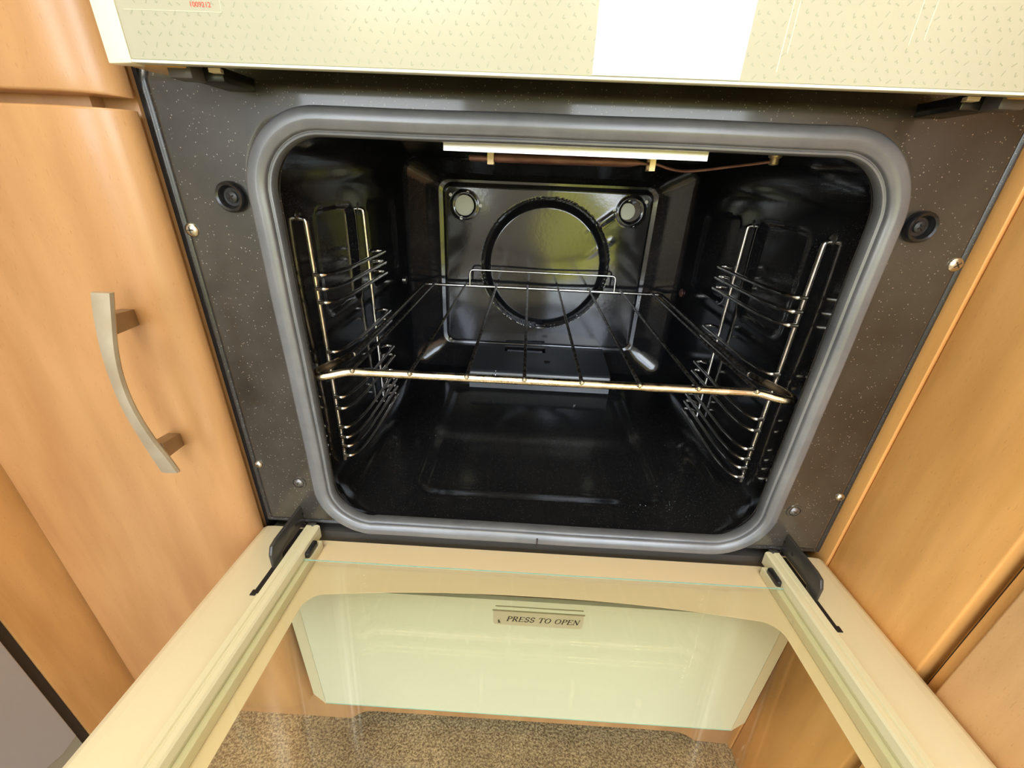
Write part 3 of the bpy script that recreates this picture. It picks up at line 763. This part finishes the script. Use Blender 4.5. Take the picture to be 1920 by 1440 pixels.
# ================================================================== shelf runners
FZS = [.2455, .2345, .2235, .1810, .1695, .1375, .1260, .1060, .0950, .0850, .0740]
YF, YR, XP = .052, .171, .1912
def runner(s_, label):
    t = thing('shelf_runner', label, 'shelf runner', (s_ * XP, (YF + YR) / 2, .067), 'chrome shelf runners on the oven side walls')
    for y in (YF, YR):
        m = MB(); x = s_ * XP
        m.tube(fillet([(s_ * (CW + .001), y, .2860), (s_ * (XP + .0002), y, .2858), (x, y, .281), (x, y, .0670)], .003, 5), .0021, 12); m.build('post', M_chrome, t)
        m = MB(); m.lathe([(.0045, 0), (.004, .0012), (.0022, .002)], (s_ * (CW + .0005), y, .2880), 'x', 14, -s_); m.build('bracket', M_frame, t)
    for z in FZS:
        xi = s_ * (XP - .0155); x = s_ * (XP - .0012)
        m = MB(); m.tube(fillet([(x, YF - .0036, z), (s_ * (XP - .0080), YF - .0034, z), (s_ * (XP - .0132), YF + .0060, z - .0002), (xi, YF + .030, z - .0004), (xi, YR - .004, z - .0010), (xi, YR + .0105, z - .0012), (s_ * (XP - .006), YR + .0115, z - .0008), (x, YR + .0035, z - .0006)], .006, 5), .00175, 10)
        m.build('rung', M_chrome, t)
    return t
runner(-1, 'chrome wire shelf runner on the left wall inside the oven')
runner(1, 'chrome wire shelf runner on the right wall inside the oven')
# ================================================================== wire shelf
rack = thing('oven_shelf', 'wire oven shelf with bronzed front rod, slid on the middle runners', 'oven shelf', (0, .18, .1745))
RZ = .1742
yb = .338
path = [(-.150, .0255, RZ), (-.163, .0248, RZ), (-.174, .0200, RZ - .0010), (-.1835, .0165, RZ - .0014), (-.1870, .0195, RZ - .0010), (-.1862, .0270, RZ), (-.1800, .042, RZ), (-.1745, .060, RZ)]
side = [(-.1738, .075, RZ), (-.1738, .20, RZ), (-.1742, yb - .014, RZ + .0008), (-.1735, yb - .004, RZ + .001), (-.168, yb, RZ + .001)]
pl = smooth_path(path + side, 5); pr_ = [Vector((-p.x, p.y, p.z)) for p in pl]
front_rod = [p for p in pl if p.y < .048 or p.x > -.17 and p.y < .1]
i_cut = next(i for i, p in enumerate(pl) if p.y > .045 and p.x < -.17)
fl_ = pl[:i_cut + 1]; fr_ = pr_[:i_cut + 1]
m = MB(); m.tube(list(reversed(fl_)) + fr_, .0033, 16); m.build('front_rod', M_rackfront, rack, label='bronzed bent front rod')
for P_ in (pl, pr_):
    m = MB(); q = P_[i_cut:]; m.tube(q, .0027, 12); m.build('side_rod', M_rackwire, rack)
m = MB(); m.tube([(-.168, yb, RZ + .001), (-.06, yb + .0006, RZ + .001), (.06, yb + .0006, RZ + .001), (.168, yb, RZ + .001)], .0024, 12); m.build('rear_rod', M_chrome, rack, label='bright rear rod')
wires = [-.1584, -.1125, -.0672, -.0216, .0236, .0690, .1148, .1600]
for x in wires:
    m = MB(); m.tube([(x, .0215, RZ + .0026), (x, .0225, RZ + .0032), (x * .995, .18, RZ + .0034), (x * .99, yb + .0015, RZ + .0044), (x * .99, yb + .003, RZ + .0042)], .0015, 9); w_ = m.build('shelf_wire', M_rackwire, rack)
    m = MB(); m.lathe([(.0001, .0), (.0013, .0002), (.0019, .0010), (.0018, .002)], (x, .0200, RZ + .0028), 'y', 12); m.build('wire_tip', M_steel, w_, label='bright welded wire tip')
m = MB(); m.tube(fillet([(-.1062, yb - .001, RZ + .002), (-.1062, yb + .001, .1985), (.1052, yb + .001, .1985), (.1052, yb - .001, RZ + .002)], .006, 5), .0014, 10); m.build('rear_guard', M_chrome, rack, label='bright rear stop wire')

# ================================================================== cupboards
def slab_door(x0, x1, z0, z1, yf, yb_, wl, wr, wt, nx=60, nz=24, power=2.0):
    # slab whose left and right edges are rounded over widths wl / wr
    m = MB(); v = []
    xs = []
    for i in range(nx + 1):
        t = i / nx
        if t < .35: xs.append(x0 + (wl * 1.02) * (1 - math.cos(t / .35 * PI / 2)) )
        elif t > .65: xs.append(x1 - (wr * 1.02) * (1 - math.cos((1 - t) / .35 * PI / 2)))
        else: xs.append(x0 + wl * 1.02 + (x1 - x0 - 1.02 * (wl + wr)) * (t - .35) / .3)
    zs = [z0 + (z1 - z0) * j / nz for j in range(nz + 1)]
    zs = sorted(set([z0, z0 + wt * .1, z0 + wt * .3, z0 + wt * .6, z0 + wt] + [z for z in zs if z0 + wt < z < z1 - wt] + [z1 - wt, z1 - wt * .6, z1 - wt * .3, z1 - wt * .1, z1]))
    def f(d, w): 
        if w <= 0: return 1
        t = min(1, max(0, d / w)); return (1 - (1 - t) ** power) ** (1 / power)
    for z in zs:
        for x in xs:
            k = f(x - x0, wl) * f(x1 - x, wr); kz = .90 + .10 * f(min(z - z0, z1 - z), wt)
            v.append((x, yb_ + (yf - yb_) * k * kz if True else 0, z))
    n = len(xs); fc = []
    for j in range(len(zs) - 1):
        for i in range(n - 1): fc.append((j * n + i, j * n + i + 1, (j + 1) * n + i + 1, (j + 1) * n + i))
    b0 = len(v)
    # back
    for z in (z0, z1):
        for x in xs: v.append((x, yb_ + .0005, z))
    for i in range(n - 1):
        fc.append((i, i + 1, b0 + i + 1, b0 + i)); t_ = (len(zs) - 1) * n
        fc.append((t_ + i, t_ + i + 1, b0 + n + i + 1, b0 + n + i)); fc.append((b0 + i, b0 + i + 1, b0 + n + i + 1, b0 + n + i))
    return m.add(v, fc)
# left unit
lc = thing('kitchen_cupboard', 'light maple cupboard left of the oven, with a bowed metal handle', 'cupboard', (-.345, .2, FLOOR))
XE, YF_ = -.2496, -.021
m = MB(); m.box(-.2735, -.2530, .0035, .56, -.2375, .600, .0003); m.build('stile', M_wood, lc, label='narrow maple stile beside the oven')
m = MB(); m.box(-.2529, -.2504, .0060, .40, -.2375, .600); m.build('gap_shadow', M_gap, lc)
m = MB(); m.box(-.4380, -.2737, -.0045, .56, .330, .366, .0003); m.build('rail', M_woodH, lc)
m = MB(); m.box(-.4380, -.2737, .0125, .56, FLOOR + .02, .330); m.box(-.4380, -.2737, .012, .56, .366, .60); m.build('carcass', M_woodD, lc)
slab_door(-.4400, XE, .3505, .596, YF_, -.0030, .006, .034, .0015).build('drawer_front', M_woodH, lc, label='maple drawer front')
dr = slab_door(-.4400, XE, -.2360, .3445, YF_, -.0030, .006, .034, .0015).build('cupboard_door', M_wood, lc, label='maple cupboard door with rounded edge')
# bowed handle
def handle_strip():
    m = MB(); rows = []
    K = [(0, .2518, -.2638, -.0490, .0056), (.12, .2370, -.2662, -.0512, .0053), (.28, .2170, -.2690, -.0535, .0043), (.42, .1980, -.2705, -.0545, .0036), (.58, .1785, -.2705, -.0545, .0036), (.75, .1580, -.2690, -.0530, .0040), (.9, .1385, -.2668, -.0508, .0052), (1, .1255, -.2655, -.0492, .0056)]
    P = smooth_path([(k[1], k[2], k[3]) for k in K], 6); Wd = smooth_path([(k[4], 0, 0) for k in K], 6)
    for p, w in zip(P, Wd):
        z, x, y = p; w = w.x * 1.08; t = .0016
        rows.append([(x - w, y + .0003, z), (x - w + .0006, y - t, z), (x, y - t - .0004, z), (x + w - .0006, y - t, z), (x + w, y + .0003, z), (x + w - .0006, y + t, z), (x - w + .0006, y + t, z)])
    return m.loft(rows, cap0=True, cap1=True)
hd = handle_strip().build('handle', M_nickel, dr, label='bowed brushed nickel bar handle')
for (z_, xh, yh, xf, zf) in ((.2330, -.2675, -.0500, -.2825, .2275), (.1440, -.2670, -.0500, -.2825, .1320)):
    w = .0058; m = MB()
    a = [(xh - .0042, yh, z_ - w), (xh + .0042, yh, z_ - w), (xh + .0042, yh, z_ + w), (xh - .0042, yh, z_ + w)]
    b_ = [(xf - .0045, -.019, zf - w * .9), (xf + .0045, -.019, zf - w * .9), (xf + .0045, -.019, zf + w * .9), (xf - .0045, -.019, zf + w * .9)]
    m.add(a + b_, [(0, 1, 2, 3), (7, 6, 5, 4), (0, 4, 5, 1), (1, 5, 6, 2), (2, 6, 7, 3), (3, 7, 4, 0)])
    m.build('handle_pillar', M_pillar, dr, smooth=False, label='short square handle pillar')
# right unit : a return whose face looks left, running towards the viewer
RX = .2522
rc = thing('kitchen_cupboard', 'maple return cupboard right of the oven, daylight put into its wood colour, running towards the viewer', 'cupboard', (.55, -.10, FLOOR))
def xs_panel(name, y0, y1, z0, z1, x, mt, depth=.016, bev=.0012, label=None):
    return MB().box(x, x + depth, y0, y1, z0, z1, bev, 3).build(name, mt, rc, label=label)
xs_panel('stile', -.0052, .0400, FLOOR, .600, RX - .0012, M_woodR, .010, .0006, 'narrow maple edge strip beside the oven')
xs_panel('cupboard_door', -.0965, -.0060, -.2900, .600, RX, M_woodR, .015, .0016, 'maple panel, daylight put into its colour, with a lit front edge')
MB().box(.2670, .85, -.0950, .60, FLOOR, .600).build('carcass', M_woodD, rc)
xs_panel('filler_strip', -.1012, -.0952, FLOOR, .600, RX + .0115, M_woodR, .012, .0003)
xs_panel('dark_joint', -.1022, -.1012, FLOOR, .600, RX + .0050, M_black, .012, 0)
xs_panel('corner_post', -.1095, -.1022, FLOOR, .600, RX + .0040, M_woodR, .018, .0004, 'maple corner post')
MB().box(RX - .0002, .85, -.330, -.1095, FLOOR, .600, .0016, 3).build('end_cupboard', M_woodEndLit, rc, label='maple end panel, its colour brightened for daylight')
# left return unit: wood stile, black gasket, grey fridge
le = thing('end_panel', 'narrow darker maple end panel between the left cupboard and the grey fridge', 'panel', (-.46, -.03, FLOOR))
m = MB(); m.box(-.62, -.4405, -.0690, .55, FLOOR, .60, .0008); m.build('board', M_woodL, le)
fg = thing('fridge', 'grey fridge at the lower left, with a black door gasket', 'fridge', (-.72, -.35, FLOOR))
m = MB(); m.box(-.98, -.4425, -.0765, -.0692, FLOOR, .60); m.build('gasket', M_black, fg, label='black gasket strip')
pts = [(-.0770, .60), (-.0770, -.186), (-.0830, -.1870), (-.0920, -.1878), (-.1050, -.1818), (-.13, -.168), (-.17, -.150), (-.25, -.13), (-.60, -.13), (-.60, .60)]
m = MB(); m.prism(pts, 'x', -.4400, -.4600, .0008); m.build('door_panel', M_grey, fg, smooth=False, label='satin grey door skin')
m = MB(); m.box(-.98, -.4415, -.60, -.0768, FLOOR, .60); m.build('body', M_greydk, fg, label='grey green fridge body')
# plinth under the flap, with a shallow arch
arch = [(-.2130, FLOOR), (-.2100, -.2895), (-.2050, -.2830), (-.1980, -.2765), (-.1900, -.2728), (-.1800, -.2712), (.1780, -.2712), (.1880, -.2728), (.1960, -.2765), (.2040, -.2825), (.2095, -.2885), (.2200, -.2895), (.2350, -.2900), (.2370, FLOOR)]
pl_ = [(-.4400, FLOOR)] + arch + [(RX - .0005, FLOOR), (RX - .0005, -.1950), (-.2500, -.1950), (-.2500, -.2380), (-.4400, -.2380)]
pln = thing('plinth', 'maple plinth board with a shallow arch, on the carpet below the flap', 'plinth', (0, .01, FLOOR))
m = MB(); m.prism(pl_, 'y', .0, .012); m.build('board', M_woodH, pln, smooth=False)
# worktop above
wt = MB().box(-.98, .84, -.03, .60, .602, .632, .004).build('worktop', M_top); tag(wt, 'worktop above the cooker and cupboards', 'worktop')
# crumbs on the oven floor
m = MB()
for k in range(130):
    a = random.gauss(0, 1); b_ = random.gauss(0, 1)
    x = .118 + a * .016; y = .030 + b_ * .010
    if k > 75: x = random.uniform(-.15, .17); y = random.uniform(.025, .25)
    r_ = random.uniform(.0002, .0006); z = .0452 if abs(x) > .118 or y < .036 else .0414
    m.add([(x - r_, y, z), (x + r_, y - r_ * .6, z), (x + r_ * .3, y + r_, z), (x, y, z + r_ * 1.2)], [(0, 1, 3), (1, 2, 3), (2, 0, 3), (2, 1, 0)])
o = m.build('crumbs', mat('blue_white_crumb', (.35, .42, .46), .5), smooth=False); tag(o, 'scattered pale crumbs on the black oven floor, thickest at front right', 'crumbs'); o['kind'] = 'stuff'
for o in bpy.data.objects:
    if 'at' in o: del o['at']
